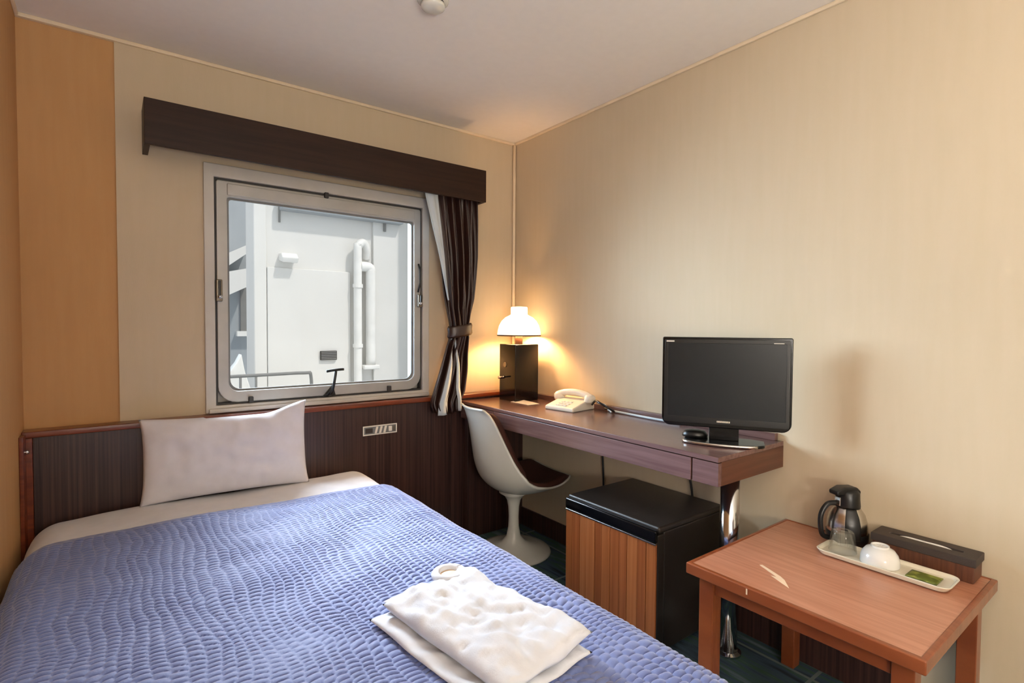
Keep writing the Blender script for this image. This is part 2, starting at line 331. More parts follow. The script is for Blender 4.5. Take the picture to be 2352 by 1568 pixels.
x0, z0 = onp(520, 680); x1, z1 = onp(562, 640)
obj('balcony_slab', loc(gb, prism([(x0-.6, z0-.3), (x1, z0+.12), (x1, z1+.1), (x0-.6, z1-.1)], 6.6, 7.0, 'y')), 'facade', gb)
# roof ledge just outside with its rail and a folded sheet
a = ony(517, 897, 3.7)
lg = obj('roof_ledge', bx(.2, 1.75, 3.2, 4.37, .30, .56), 'facade', bevel=.01); tag(lg, 'white flat roof ledge low outside the window', 'ledge')
p0 = ony(505, 866, 3.8); p1 = ony(700, 856, 3.8); p2 = ony(714, 862, 3.8)
rl = thing('roof_rail', 'thin grey metal rail above the roof ledge outside', 'rail', (p0.x, 3.8, .56))
obj('top_rail', loc(rl, tube(spline([p0, (p0+p1)/2, p1, p2, (p2.x+.005, 3.8, .60), (p2.x+.005, 3.8, .56)], 4), .011, 8)), 'ext_grey', rl, smooth=True)
for px in (552, 588):
    q = ony(px, 862, 3.8); obj('post', loc(rl, tube([(q.x, 3.8, q.z), (q.x, 3.8, .56)], .008, 8)), 'ext_grey', rl, smooth=True)
q0 = ony(520, 866, 3.95); q1 = ony(553, 812, 3.95); q2 = ony(562, 866, 3.95); q3 = ony(585, 866, 3.95)
bm = prism([(q0.x-.05, .56), (q0.x, q0.z+.02), (q1.x-.03, q1.z-.06), (q1.x, q1.z), (q1.x+.015, q1.z-.09), (q2.x, q2.z+.03), (q3.x, .60), (q3.x, .56)], 3.92, 4.02, 'y')
tag(obj('folded_awning', bm, 'pipe', bevel=.008), 'white folded awning standing up on the roof ledge outside', 'awning')

# ------------------------------------------------------------------ headboard dado and desk end support
YH = YW-.06
hb = thing('headboard', 'dark ribbed wall headboard with red-brown cap running under the window', 'headboard', (.6, YH, 0))
def hbx(*a): return loc(hb, bx(*a))
obj('panel', hbx(-.222, 1.42, YH, YW, 0, .752), 'panel', hb, bevel=.002)
obj('panel', hbx(1.424, XR, YH+.006, YW, 0, .752), 'panel', hb, bevel=.002)
obj('cap', hbx(XL, XR, YH-.012, YW-.0005, .752, .774), 'red_wood', hb, bevel=.004)
obj('end_post', hbx(XL+.0005, -.222, YH-.010, YW, 0, .752), 'red_wood', hb, bevel=.003)
obj('side_strip', hbx(XL+.0005, XL+.012, YH-.075, YH-.012, .0, .768), 'red_wood', hb, bevel=.002)
b = obj('button', lathe([(.007, 0), (.007, .004), (.003, .007)], 14, True, True), 'chrome', hb, smooth=True); b.data.transform(Matrix.Rotation(PI/2, 4, 'X')); b.data.transform(Matrix.Translation((-.236-.6, -.010, .706)))
cp = obj('control_panel', hbx(.938, 1.110, YH-.008, YH, .617, .662), 'ext_grey', hb, bevel=.003)
bz = obj('bezel', ringframe([(.938, .617), (1.110, .617), (1.110, .662), (.938, .662)], [(.943, .622), (1.105, .622), (1.105, .657), (.943, .657)], YH-.010, YH-.008), 'paper', cp)
bz.data.transform(Matrix.Translation(-Vector(hb.location)))
obj('button', hbx(.950, .985, YH-.012, YH-.008, .628, .650), 'leather', cp)
for k in range(3):
    x = .995+k*.022
    obj('switch', loc(hb, prism([(x, .624), (x+.010, .624), (x+.018, .655), (x+.008, .655)], YH-.013, YH-.008, 'y')), 'paper', cp)
obj('dial', hbx(1.066, 1.084, YH-.013, YH-.008, .627, .652), 'paper', cp, bevel=.003)
obj('dial', hbx(1.088, 1.100, YH-.013, YH-.008, .627, .652), 'steel', cp, bevel=.003)

# ------------------------------------------------------------------ valance and curtain
va = thing('curtain_valance', 'dark walnut box valance above the window', 'valance', (.835, YW, 1.785))
def vb(*a): return loc(va, bx(*a))
obj('front_board', vb(.10, 1.57, 2.314, 2.332, 1.785, 1.949), 'valance', va, bevel=.002)
obj('end_board', vb(.10, .118, 2.332, YW, 1.785, 1.949), 'valance', va, bevel=.001)
obj('end_board', vb(1.552, 1.57, 2.332, YW, 1.785, 1.949), 'valance', va, bevel=.001)
obj('top_board', vb(.118, 1.552, 2.332, YW, 1.935, 1.949), 'valance', va)
obj('curtain_rail', vb(.118, 1.552, 2.39, 2.41, 1.905, 1.925), 'white_metal', va)

cu = thing('curtain', 'dark brown satin curtain with pale lining tied back beside the desk lamp', 'curtain', (1.42, 2.38, .69))
LT = [(.68, 1.30), (.74, 1.276), (.80, 1.292), (.90, 1.325), (1.0, 1.357), (1.08, 1.382), (1.13, 1.388), (1.20, 1.376), (1.28, 1.362), (1.5, 1.34), (1.78, 1.302), (1.91, 1.300)]
RT = [(.68, 1.462), (.75, 1.466), (.80, 1.492), (.90, 1.504), (1.0, 1.506), (1.08, 1.508), (1.13, 1.503), (1.20, 1.522), (1.28, 1.541), (1.5, 1.553), (1.78, 1.551), (1.91, 1.549)]
def fold(u, z, nf=4.5, ph=0):
    gath = max(0, 1-abs(z-1.115)/.18); amp = .017*(1-.45*gath)
    return amp*(math.sin(2*PI*nf*u+ph+1.2*math.sin(z*5))+.45*math.sin(2*PI*nf*2.3*u+2+z*3))
def cloth(u, v):
    z = .70+v*1.205; z -= .014*math.sin(u*PI)*(1-smooth(v*6))
    xl, xr = interp(LT, z), interp(RT, z); x = xl+(xr-xl)*u
    y = 2.376+fold(u, z)-.03*math.sin(u*PI)*max(0, 1-abs(z-1.115)/.12)
    return Vector((x, y, z))-cu.location
obj('cloth', grid(cloth, 90, 70), 'curtain', cu, smooth=True, solid=.003)
def lining(u, v):     # pale back of the curtain turned out along its leading edge
    z = 1.27+v*.63; k = smooth(min(1, (z-1.27)/.50)); xe = interp(LT, z); w = .004+.070*((z-1.27)/.52 if z < 1.79 else 1)
    x = xe+.008-w*(1-u); y = 2.364+.006*math.sin(u*9)+.004*u-.002
    return Vector((x, y-.008, z))-cu.location
obj('lining', grid(lining, 8, 40), 'lining', cu, smooth=True, solid=.002)
def lin2(u, v):
    z = .685+v*.405; c = interp([(.68, 1.338), (.75, 1.34), (.85, 1.365), (.95, 1.384), (1.09, 1.402)], z); hw = interp([(.68, .028), (.8, .022), (.95, .013), (1.0, .006), (1.09, .004)], z)
    return Vector((c-hw+2*hw*u, 2.352+.006*math.cos(u*PI*2)+.02*smooth((z-.9)/.2), z))-cu.location
obj('lining', grid(lin2, 8, 24), 'lining', cu, smooth=True, solid=.002)
def lin3(u, v):
    z = .70+v*.37; c = interp([(.68, 1.438), (.76, 1.436), (.82, 1.425), (.95, 1.427), (1.09, 1.415)], z); hw = interp([(.68, .010), (.8, .012), (.9, .009), (1.09, .004)], z)
    return Vector((c-hw+2*hw*u, 2.350+.004*math.cos(u*PI*2)+.02*smooth((z-.9)/.2), z))-cu.location
obj('lining', grid(lin3, 6, 24), 'lining', cu, smooth=True, solid=.002)
bm = bmesh.new(); n = 32; cr_ = []
for dz, k in ((-.030, .97), (-.02, 1.06), (0, 1.0), (.02, 1.05), (.030, .97)):
    cr_.append([bm.verts.new(Vector((1.446+.068*k*math.cos(2*PI*i/n), 2.370+.034*k*math.sin(2*PI*i/n), 1.115+dz+.010*math.cos(2*PI*i/n)))-cu.location) for i in range(n)])
for a, b in zip(cr_, cr_[1:]):
    for i in range(n): bm.faces.new((a[i], a[(i+1) % n], b[(i+1) % n], b[i]))
obj('tieback', bm, 'curtain', cu, smooth=True, solid=.004)

# ------------------------------------------------------------------ bed
BX0, BX1, BY0, BY1, BZ = XL+.022, .925, .42, 2.395, .478
bed = thing('bed', 'low bed with white mattress standing against the dark headboard', 'bed', (.34, 1.4, 0))
def bb(*a): return loc(bed, bx(*a))
obj('bed_base', bb(BX0+.02, BX1-.06, BY0+.03, BY1, .0, .20), 'panel', bed, bevel=.01)
obj('mattress', bb(BX0+.01, BX1-.03, BY0+.02, BY1, .20, .455), 'linen', bed, bevel=.05, seg=5)
def bedtop(x, extra=0):
    """height of the made-up bed across its width, rolling off at both edges"""
    r = .075; z = BZ+extra
    return z
def bedcross(t, extra, low):
    """t 0..1 runs from the wall side, over the top, down the open side; returns x, z"""
    r = .085; x0, x1 = BX0, BX1+extra; zt = BZ+extra
    segs = [('l', (x0, .30), (x0, zt-r)), ('a', (x0+r, zt-r), PI, PI/2), ('l', (x0+r, zt), (x1-r, zt)), ('a', (x1-r, zt-r), PI/2, 0), ('l', (x1, zt-r), (x1+.006, low))]
    Ls = [.1, r*PI/2, x1-x0-2*r, r*PI/2, zt-r-low]; T = sum(Ls); s = t*T
    for g, l in zip(segs, Ls):
        if s <= l or g is segs[-1]:
            k = s/l
            if g[0] == 'l': return g[1][0]+(g[2][0]-g[1][0])*k, g[1][1]+(g[2][1]-g[1][1])*k
            a = g[2]+(g[3]-g[2])*k; return g[1][0]+r*math.cos(a), g[1][1]+r*math.sin(a)
        s -= l
def sheet(u, v):
    x, z = bedcross(v, 0.004, .16); y = 1.93+u*(BY1-.012-1.93)
    nz = noise.noise(Vector((x*4, y*7, 1)))*.006+noise.noise(Vector((x*14, y*14, 3)))*.0015
    back = smooth((u-.85)/.15); z -= .03*back*(1 if z > .40 else .3)
    sag = smooth((.06-x-.02)/.22) if x < .06 else 0
    z -= .012*sag*u
    return Vector((x, y, z+nz))-sh.location
sh = bpy.data.objects.new('tmp', None); sh.location = (.34, 2.15, .2)
bm = grid(sheet, 30, 150); o = obj('bed_sheet', bm, 'linen', smooth=True, solid=.004); o.location = sh.location
tag(o, 'white top sheet folded over at the head of the bed', 'sheet')
def quilt(u, v):
    x, z = bedcross(v, .014, .115); ytop = 2.035+.035*math.sin((x+.25)/1.2*PI)*.6-.04*smooth((x-.5)/.45)
    y = BY0-.012+u*(ytop-(BY0-.012))
    arc = v*2.05+.25
    cx_ = arc/.031+.9*noise.noise(Vector((arc*5, y*5, 0)))+.25*noise.noise(Vector((arc*20, y*20, 1))); cy_ = y/.0170+1.3*noise.noise(Vector((arc*9, y*9, 5)))+.5*(int(math.floor(cx_)) % 2)
    puff = (.42+.58*abs(math.sin(PI*cx_))**.6)*(.1+.9*abs(math.sin(PI*cy_))**.7)
    big = noise.noise(Vector((x*3, y*3, 2)))*.008+noise.noise(Vector((x*11, y*11, 7)))*.002
    amp = .0080*(.75+.5*noise.noise(Vector((x*6, y*6, 9))))
    if u > .985: amp *= .2
    nrm = (Vector((x, 0, z))-Vector((max(BX0+.09, min(BX1-.09, x)), 0, min(z, BZ-.085)))).normalized() if z < BZ+.013 else Vector((0, 0, 1))
    return Vector((x, y, z))+nrm*(puff*amp)+Vector((0, 0, big if z > .40 else 0))-sh.location
bm = grid(quilt, 640, 420); o = obj('bedspread', bm, 'quilt', smooth=True, solid=.004, soff=-1); o.location = sh.location
tag(o, 'blue quilted bedspread covering the bed and hanging over its side', 'bedspread')
bpy.data.objects.remove(sh)

# pillow leaning on the headboard
pc = Vector((.36, 2.30, .480))
def pill(side):
    def f(u, v):
        a, b = 2*u-1, 2*v-1
        th = ((1-abs(a)**2.6)*(1-abs(b)**2.6)) ** .55
        pin = 1-.045*(1-abs(b)**3)*abs(a)**4; pin2 = 1-.07*(1-abs(a)**3)*abs(b)**6
        X = .292*a*pin; Z = .155*b*pin2
        if a > .3 and b > .3: X += .0; Z += .035*smooth((a-.4)/.6)*smooth((b-.2)/.8)
        if a < -.3 and b > .3: Z += .004
        wr = (.009*noise.noise(Vector((X*9+b*2, Z*14, side))))+.007*noise.noise(Vector((X*26, Z*18, side+3)))
        if b > .2: wr += .008*(b-.2)*math.sin(a*15+b*5)*smooth((a+.2)/.6)
        D = side*(.062*th)+wr*(th**.7)
        return Vector((X, D, Z+.158))
    return f
bm = grid(pill(-1), 60, 44); grid(pill(1), 60, 44, bm)
bmesh.ops.remove_doubles(bm, verts=bm.verts, dist=.0006)
pw = obj('pillow', bm, 'pillow', smooth=True); pw.location = pc+Vector((0, -.015, 0)); pw.rotation_euler = (-.17, .0, -.06)
tag(pw, 'white pillow propped upright against the dark headboard', 'pillow')

# folded nightwear on the bed
tw = thing('folded_nightwear', 'folded white cotton nightwear lying on the blue bedspread', 'nightwear', (.585, .895, BZ+.022), .13)
def slab(hx, hy, z0, z1, seed, name, lift=None, rough=.004):
    def f(side):
        def g(u, v):
            a, b = 2*u-1, 2*v-1; e = ((1-abs(a)**6)*(1-abs(b)**6)) ** .4
            X = hx*a*(1+.03*noise.noise(Vector((b*2, seed, 0)))); Y = hy*b*(1+.03*noise.noise(Vector((a*2, seed, 4))))
            mid = (z0+z1)/2; t = (z1-z0)/2*e
            wr = rough*(noise.noise(Vector((X*13+3, Y*13, seed)))+.75*noise.noise(Vector((X*34+Y*14, Y*20-X*12, seed+2)))+.3*noise.noise(Vector((X*60, Y*70+X*20, seed+6))))*e
            Z = mid+side*t+(wr*1.6 if side > 0 else 0)
            if lift: Z += lift(a, b)
            return Vector((X, Y, Z))
        return g
    bm = grid(f(1), 40, 56); grid(f(-1), 40, 56, bm); bmesh.ops.remove_doubles(bm, verts=bm.verts, dist=.0004)
    return obj(name, bm, 'towel', tw, smooth=True)
slab(.128, .200, .0, .020, 1.3, 'lower_fold', rough=.006)
o = slab(.116, .195, .018, .060, 5.1, 'upper_fold', rough=.011, lift=lambda a, b: .010*smooth((a-.2)/.8)*smooth((-b)/.9)); o.location = (.014, -.004, 0)
o = slab(.022, .055, .020, .034, 8.2, 'sash_fold'); o.location = (-.03, .188, 0); o.rotation_euler = (0, 0, 1.45)
ring = [(.088+.034*math.cos(2*PI*k/20), .200+.032*math.sin(2*PI*k/20), .040) for k in range(21)]
obj('collar_fold', tube(ring, .011, 8), 'towel', tw, smooth=True)
obj('collar_lining', lathe([(.034, .030), (.03, .036), (.004, .038)], 24, True, True, c=(.088, .200, 0.004)), 'glint_chip_beige', tw, smooth=True)

# ------------------------------------------------------------------ desk
DX, DY0, DY1, DZ = 1.4725, .903, YH-.012, .744
dk = thing('desk', 'long wall-hung walnut laminate desk with one drawer and a chrome leg', 'desk', (1.68, 1.65, 0))
def db(*a): return loc(dk, bx(*a))
obj('top', db(DX, XR-.0005, DY0, DY1, DZ-.016, DZ), 'desk', dk, bevel=.0015)
obj('end_panel', db(DX+.018, XR-.0005, DY0, DY0+.018, DZ-.091, DZ-.016), 'desk_shaded', dk, bevel=.001)
obj('carcass', db(DX+.018, XR-.0005, DY0+.018, DY1, DZ-.091, DZ-.018), 'desk_shaded', dk)
obj('front_block', db(DX+.001, DX+.018, DY0, .994, DZ-.091, DZ-.019), 'desk', dk, bevel=.001)
obj('drawer_front', db(DX+.001, DX+.018, 1.000, 2.10, DZ-.091, DZ-.019), 'desk', dk, bevel=.001)
obj('front_block', db(DX+.001, DX+.018, 2.105, DY1, DZ-.091, DZ-.019), 'desk', dk, bevel=.001)
obj('back_ledge', db(XR-.022, XR-.0005, DY0+.02, DY1, DZ, DZ+.026), 'desk', dk, bevel=.002)
obj('side_support', db(1.505, XR-.0005, YH-.034, YH-.0005, 0, DZ-.091), 'panel', dk, bevel=.003)
lx, ly = 1.715, 1.005
lg = obj('leg', loc(dk, lathe([(.032, .012), (.032, DZ-.097)], 32, True, True, c=(lx, ly, 0))), 'chrome', dk, smooth=True)
obj('foot_plate', loc(dk, lathe([(.046, .0005), (.046, .008), (.034, .014)], 32, True, True, c=(lx, ly, 0))), 'chrome', lg)
obj('top_plate', loc(dk, lathe([(.046, DZ-.099), (.046, DZ-.0915)], 32, True, True, c=(lx, ly, 0))), 'chrome', lg)

# ------------------------------------------------------------------ desk lamp
la = thing('desk_lamp', 'lit desk lamp with white dome shade on a dark square block base', 'lamp', (1.752, 2.262, DZ), -.03)
obj('base', bx(-.076, .076, -.074, .074, 0, .300), 'gloss_black', la, bevel=.003)
obj('neck', lathe([(.020, .300), (.020, .360), (.012, .365), (.012, .40)], 24, True, True), 'tissue_wood', la, smooth=True)
prof = [(.117, .349), (.115, .370), (.108, .398), (.094, .424), (.074, .443), (.050, .455), (.045, .459), (.045, .494), (.042, .499), (.018, .501)]
obj('shade', lathe([(r*1.0, z) for r, z in prof], 48), 'shade', la, smooth=True, solid=.003, soff=-1)
obj('rim', lathe([(.1185, .343), (.1185, .350), (.1135, .350), (.1135, .343), (.1185, .343)], 48), 'tissue_wood', la)
q = obj('plate', lathe([(.014, 0), (.014, .003)], 16, True, True, c=(0, 0, 0)), 'steel', la)
q.data.transform(Matrix.Rotation(-PI/2, 4, 'Y')); q.data.transform(Matrix.Translation((-.076, .02, .19)))
k = obj('switch', tube([(-.078, .055, .12), (-.095, .055, .12)], .008), 'chrome', la, smooth=True)
obj('lever', tube([(-.095, .055, .12), (-.097, .0, .128)], .004), 'chrome', k, smooth=True)
bl = light('lamp_bulb', 'POINT', (0, 0, .405), 24.0, (1.0, .58, .25), shadow_soft_size=.03); bl.parent = la

# ------------------------------------------------------------------ telephone, paper
ph = thing('telephone', 'ivory desk telephone with handset beside the lamp', 'telephone', (1.754, 1.862, DZ), .15)
obj('body', prism([(-.085, 0), (.085, 0), (.085, .052), (.02, .045), (-.085, .018)], -.085, .085, 'y'), 'phone', ph, bevel=.006)
hs = obj('handset', tube(spline([(.035, -.105, .058), (.038, -.06, .072), (.04, 0, .078), (.038, .06, .072), (.035, .105, .058)], 6), .016, 14), 'phone', ph, smooth=True)
obj('earpiece', lathe([(.024, .035), (.027, .045), (.027, .062), (.018, .072)], 24, True, True, c=(.035, .092, 0)), 'phone', hs, smooth=True)
obj('mouthpiece', lathe([(.024, .035), (.027, .045), (.027, .062), (.018, .072)], 24, True, True, c=(.035, -.092, 0)), 'phone', hs, smooth=True)
for r in range(3):
    for c in range(3):
        obj('key', bx(-.070+r*.022, -.056+r*.022, -.03+c*.022, -.014+c*.022, .021+r*.005, .028+r*.0052), 'paper', ph)
obj('cord', tube(spline([(.03, -.11, .03), (.0, -.15, .055), (-.02, -.19, .05), (-.005, -.225, .03), (.03, -.23, .012), (.06, -.20, .008), (.075, -.15, .012)], 8), .005, 8), 'black', ph, smooth=True)
tag(obj('telephone_wire', tube(spline([(1.81, 1.735, .785), (1.83, 1.705, .775), (1.82, 1.655, .749)], 8), .0045, 8), 'lining', smooth=True), 'short pale wire end arching behind the telephone', 'wire')
pp = obj('memo_sheet', grid(lambda u, v: Vector((1.655+u*.075, 2.06+v*.145, DZ+.002+.004*math.sin(u*3)*math.sin(v*PI*2)+.006*u*v)), 10, 14), 'paper', smooth=True, solid=.001)
tag(pp, 'loose white paper sheet lying before the lamp base', 'paper')

# ------------------------------------------------------------------ television
tvc = Vector((1.680, 1.012, DZ)); ta = math.atan2(-.384, .225)
tv = thing('television', 'black flat television standing on the end of the desk', 'television', tvc, ta)
# local x along the screen (to the right as seen), -y faces the viewer
hw = .2155
out = rrect(-hw, hw, .036, .362, [.006, .006, .03, .03])
bm = prism(out, -.022, .012, 'y'); obj('cabinet', bm, 'gloss_black', tv, bevel=.004)
obj('back_shell', prism(rrect(-hw+.05, hw-.05, (.075), .33, .02), .012, .045, 'y'), 'black', tv, bevel=.01)
obj('bezel', ringframe(rrect(-hw+.008, hw-.008, .050, .354, .006), rrect(-hw+.020, hw-.020, .072, .340, .003), -.0245, -.0215), 'black', tv, bevel=.001)
obj('screen', bx(-hw+.020, hw-.020, -.0232, -.021, .072, .340), 'screen', tv)
lgm = obj('logo', bx(-.024, .020, -.0250, -.0243, .057, .063), 'phone', tv)
for k in range(6): obj('letter_gap', bx(-.0205+k*.0068, -.0193+k*.0068, -.0253, -.0249, .0575, .0625), 'gloss_black', lgm)
obj('label', bx(-hw+.014, -hw+.042, -.0250, -.0243, .344, .349), 'paper', tv)
obj('label', bx(hw-.060, hw-.028, -.0250, -.0243, .342, .3445), 'paper', tv)
obj('stem', prism(rrect(-.05, .05, .010, .085, .004), -.010, .016, 'y'), 'gloss_black', tv, bevel=.003)
base = [(math.cos(PI+PI*i/24)*.135, -.055*math.sin(PI*i/24)**.8-.03) for i in range(25)] + [(.135, .03), (.09, .05), (-.09, .05), (-.135, .03)]
st = obj('stand', prism(base, .0005, .011, 'z'), 'gloss_black', tv, bevel=.003)
pts = [(math.cos(PI+PI*i/24)*.137, -.056*math.sin(PI*i/24)**.8-.031, .007) for i in range(1, 20)]
obj('chrome_edge', tube(pts, .0055, 8), 'steel_body', st, smooth=True)
rc = obj('sensor_box', lathe([(.045, .012), (.045, .022), (.036, .034), (.01, .038)], 28, True, True, c=(-.10, .02, 0), sy=.7), 'black', tv, smooth=True)
tv.scale = (.955, .955, .955)
for c_ in tv.children:
    if c_.name.split('.')[0] in ('cabinet', 'back_shell', 'bezel', 'screen', 'logo', 'label'): c_.location.z = .019
tag(obj('television_cable', tube(spline([(1.845, 1.30, DZ+.007), (1.835, 1.42, DZ+.007), (1.842, 1.56, DZ+.007), (1.846, 1.70, DZ+.007)], 8), .005, 8), 'lining', smooth=True), 'pale cable running along the desk back to the television', 'cable')

# ------------------------------------------------------------------ tulip chair
ch = thing('tulip_chair', 'white tulip pedestal chair with brown seat pad pushed under the desk', 'chair', (1.612, 2.116, 0), -.14)
PR = [(0, (.240, .392)), (.08, (.200, .362)), (.2, (.12, .322)), (.32, (.02, .306)), (.42, (-.075, .314)), (.52, (-.148, .358)), (.6, (-.182, .420)), (.7, (-.200, .510)), (.8, (-.211, .600)), (.9, (-.226, .690)), (.96, (-.240, .735)), (1, (-.258, .752))]
HWt = [(0, .165), (.04, .195), (.12, .216), (.25, .232), (.4, .240), (.52, .232), (.62, .212), (.75, .180), (.88, .152), (.95, .138), (1, .118)]
LFt = [(0, .012), (.1, .03), (.22, .055), (.35, .078), (.46, .102), (.55, .110), (.65, .098), (.8, .062), (.92, .034), (1, .026)]
PX = [(a, p[0]) for a, p in PR]; PZ = [(a, p[1]) for a, p in PR]
def cinterp(tab, x):
    s = 0
    for k in range(-3, 4): s += interp(tab, max(0, min(1, x+k*.026*min(1, .3+8*min(x, 1-x)))))
    return s/7
def shell(u, v, off=0, wk=1.0):
    x, z = cinterp(PX, u), cinterp(PZ, u); e = .01
    tx, tz = cinterp(PX, min(1, u+e))-cinterp(PX, max(0, u-e)), cinterp(PZ, min(1, u+e))-cinterp(PZ, max(0, u-e)); l = math.hypot(tx, tz)
    nx, nz = tz/l, -tx/l          # points to the sitter's side
    b = (2*v-1)*wk; w = cinterp(HWt, u); lf = cinterp(LFt, u)*abs(b)**2.3+off
    end = max(0, (u-.93)/.07)
    x2, z2 = x+nx*lf, z+nz*lf-.018*end*abs(b)**3
    return Vector((x2, b*w, z2))
obj('shell', grid(lambda u, v: shell(u, v), 64, 40), 'white_shell', ch, smooth=True, solid=.009, soff=0)
def pad(side):
    def f(u, v):
        uu = .015+u*.94; e = ((1-abs(2*u-1)**10)*(1-abs(2*v-1)**10))**.5
        return shell(uu, v, .006+((.036+.022*smooth((uu-.45)/.15))*e if side else 0), .97)
    return f
bm = grid(pad(0), 48, 30); grid(pad(1), 48, 30, bm); bmesh.ops.remove_doubles(bm, verts=bm.verts, dist=.0005)
obj('seat_pad', bm, 'brown_fabric', ch, smooth=True)
prof = [(.190, .0005), (.190, .006), (.182, .013), (.15, .021), (.10, .032), (.06, .05), (.036, .08), (.027, .13), (.0255, .18), (.028, .23), (.035, .265), (.05, .288), (.075, .304)]
obj('pedestal', lathe(prof, 56, True, True), 'white_shell', ch, smooth=True)

# ------------------------------------------------------------------ mini fridge
FX, FX1, FY0, FY1, FZ = 1.458, XR-.014, 1.115, 1.565, .462
fr = thing('mini_fridge', 'black mini fridge with wood plank door under the desk', 'fridge', ((FX+FX1)/2, (FY0+FY1)/2, 0))
def fb(*a): return loc(fr, bx(*a))
obj('body', fb(FX+.045, FX1, FY0+.004, FY1-.004, .02, FZ-.022), 'fridge_black', fr, bevel=.006)
obj('top', fb(FX+.012, FX1, FY0, FY1, FZ-.022, FZ), 'fridge_black', fr, bevel=.008, seg=3)
dr = obj('door', fb(FX+.006, FX+.042, FY0, FY1, .022, FZ-.026), 'fridge_black', fr, bevel=.004)
n = 11; ws = [random.uniform(.8, 1.25) for _ in range(n)]; tot = sum(ws); y = FY0+.003; full = FY1-FY0-.006
for k in range(n):
    wd = full*ws[k]/tot
    obj('plank', fb(FX-.001-(k % 2)*.0012, FX+.006, y+.0006, y+wd-.0006, .028, FZ-.058), plank_mats[(k*3+k//4) % 4], dr, bevel=.001)
    y += wd
hd = obj('handle', fb(FX-.006, FX+.012, FY0+.002, FY1-.002, FZ-.052, FZ-.010), 'gloss_black', dr, bevel=.006, seg=3)
obj('trim_strip', fb(FX-.004, FX+.004, FY0+.003, FY1-.003, FZ-.059, FZ-.053), 'steel_body', dr, bevel=.001)
obj('trim_strip', fb(FX-.003, FX+.006, FY0+.003, FY1-.003, .021, .026), 'steel_body', dr, bevel=.001)
for yy in (FY0+.05, FY1-.05):
    for xx in (FX+.07, FX1-.05): obj('foot', loc(fr, lathe([(.015, .0005), (.015, .022)], 14, True, True, c=(xx, yy, 0))), 'black', fr)
# cords hanging on the wall behind the fridge
for pts, lb in (([(XR-.012, 1.76, .650), (XR-.012, 1.755, .58), (XR-.010, 1.745, .40), (XR-.016, 1.74, .11)], 'black cord dropping from the desk underside left of the fridge top'),
                ([(XR-.012, 1.295, .650), (XR-.012, 1.29, .58), (XR-.010, 1.265, .50), (XR-.007, 1.24, .30), (XR-.007, 1.20, .03)], 'black cord hanging from the desk behind the right of the fridge')):
    tag(obj('power_cord', tube(spline(pts, 6), .0045, 8), 'black', smooth=True), lb, 'cord')

# ------------------------------------------------------------------ side table
TX0, TX1, TY0, TY1, TZ = 1.293, XR-.006, .330, .888, .475
tb = thing('side_table', 'reddish brown wooden side table with square legs in the front corner', 'table', ((TX0+TX1)/2, (TY0+TY1)/2, 0))
def tbx(*a): return loc(tb, bx(*a))
obj('top', tbx(TX0+.012, TX1-.012, TY0+.012, TY1-.012, TZ-.026, TZ), 'table_top', tb)
ed = obj('edge_band', loc(tb, ringframe([(TX0, TY0), (TX1, TY0), (TX1, TY1), (TX0, TY1)], [(TX0+.013, TY0+.013), (TX1-.013, TY0+.013), (TX1-.013, TY1-.013), (TX0+.013, TY1-.013)], 0, 1)) if 0 else bmesh.new(), 'table_wood', tb) if 0 else None
bm = bmesh.new()
fo = [(TX0, TY0), (TX1, TY0), (TX1, TY1), (TX0, TY1)]; fi = [(TX0+.013, TY0+.013), (TX1-.013, TY0+.013), (TX1-.013, TY1-.013), (TX0+.013, TY1-.013)]
R4 = [[bm.verts.new((x, yq, z)) for x, yq in P] for P, z in ((fo, TZ-.030), (fo, TZ+.0005), (fi, TZ+.0025), (fi, TZ-.030))]
for a, b in ((0, 1), (1, 2), (2, 3), (3, 0)):
    for i in range(4): bm.faces.new((R4[a][i], R4[a][(i+1) % 4], R4[b][(i+1) % 4], R4[b][i]))
obj('edge_band', loc(tb, bm), 'table_wood', tb, bevel=.003)
for xx in (TX0+.025, TX1-.07):
    for yy in (TY0+.025, TY1-.07): obj('leg', tbx(xx, xx+.043, yy, yy+.043, 0.0005, TZ-.030), 'table_wood', tb, bevel=.003)
for a in ((TX0+.034, TX0+.054, TY0+.07, TY1-.07), (TX1-.054, TX1-.034, TY0+.07, TY1-.07), (TX0+.07, TX1-.07, TY0+.034, TY0+.054), (TX0+.07, TX1-.07, TY1-.054, TY1-.034)):
    obj('apron', tbx(*a, TZ-.075, TZ-.030), 'table_wood', tb, bevel=.002)
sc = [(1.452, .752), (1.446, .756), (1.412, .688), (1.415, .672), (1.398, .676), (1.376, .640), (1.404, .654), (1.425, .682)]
q = obj('glint_mark', loc(tb, prism([(1.453, .750), (1.446, .755), (1.413, .690), (1.408, .703), (1.402, .690), (1.377, .640), (1.412, .668), (1.424, .684)], TZ+.0001, TZ+.0006, 'z')), 'glint_chip_beige', tb)  # reflected sun glint laid on the table as a pale flat mark
q['label'] = 'pale streak painted as a sun glint on the table laminate'
obj('edge_chip', tbx(TX0-.0006, TX0+.001, .705, .709, TZ-.018, TZ-.003), 'glint_chip_beige', tb)

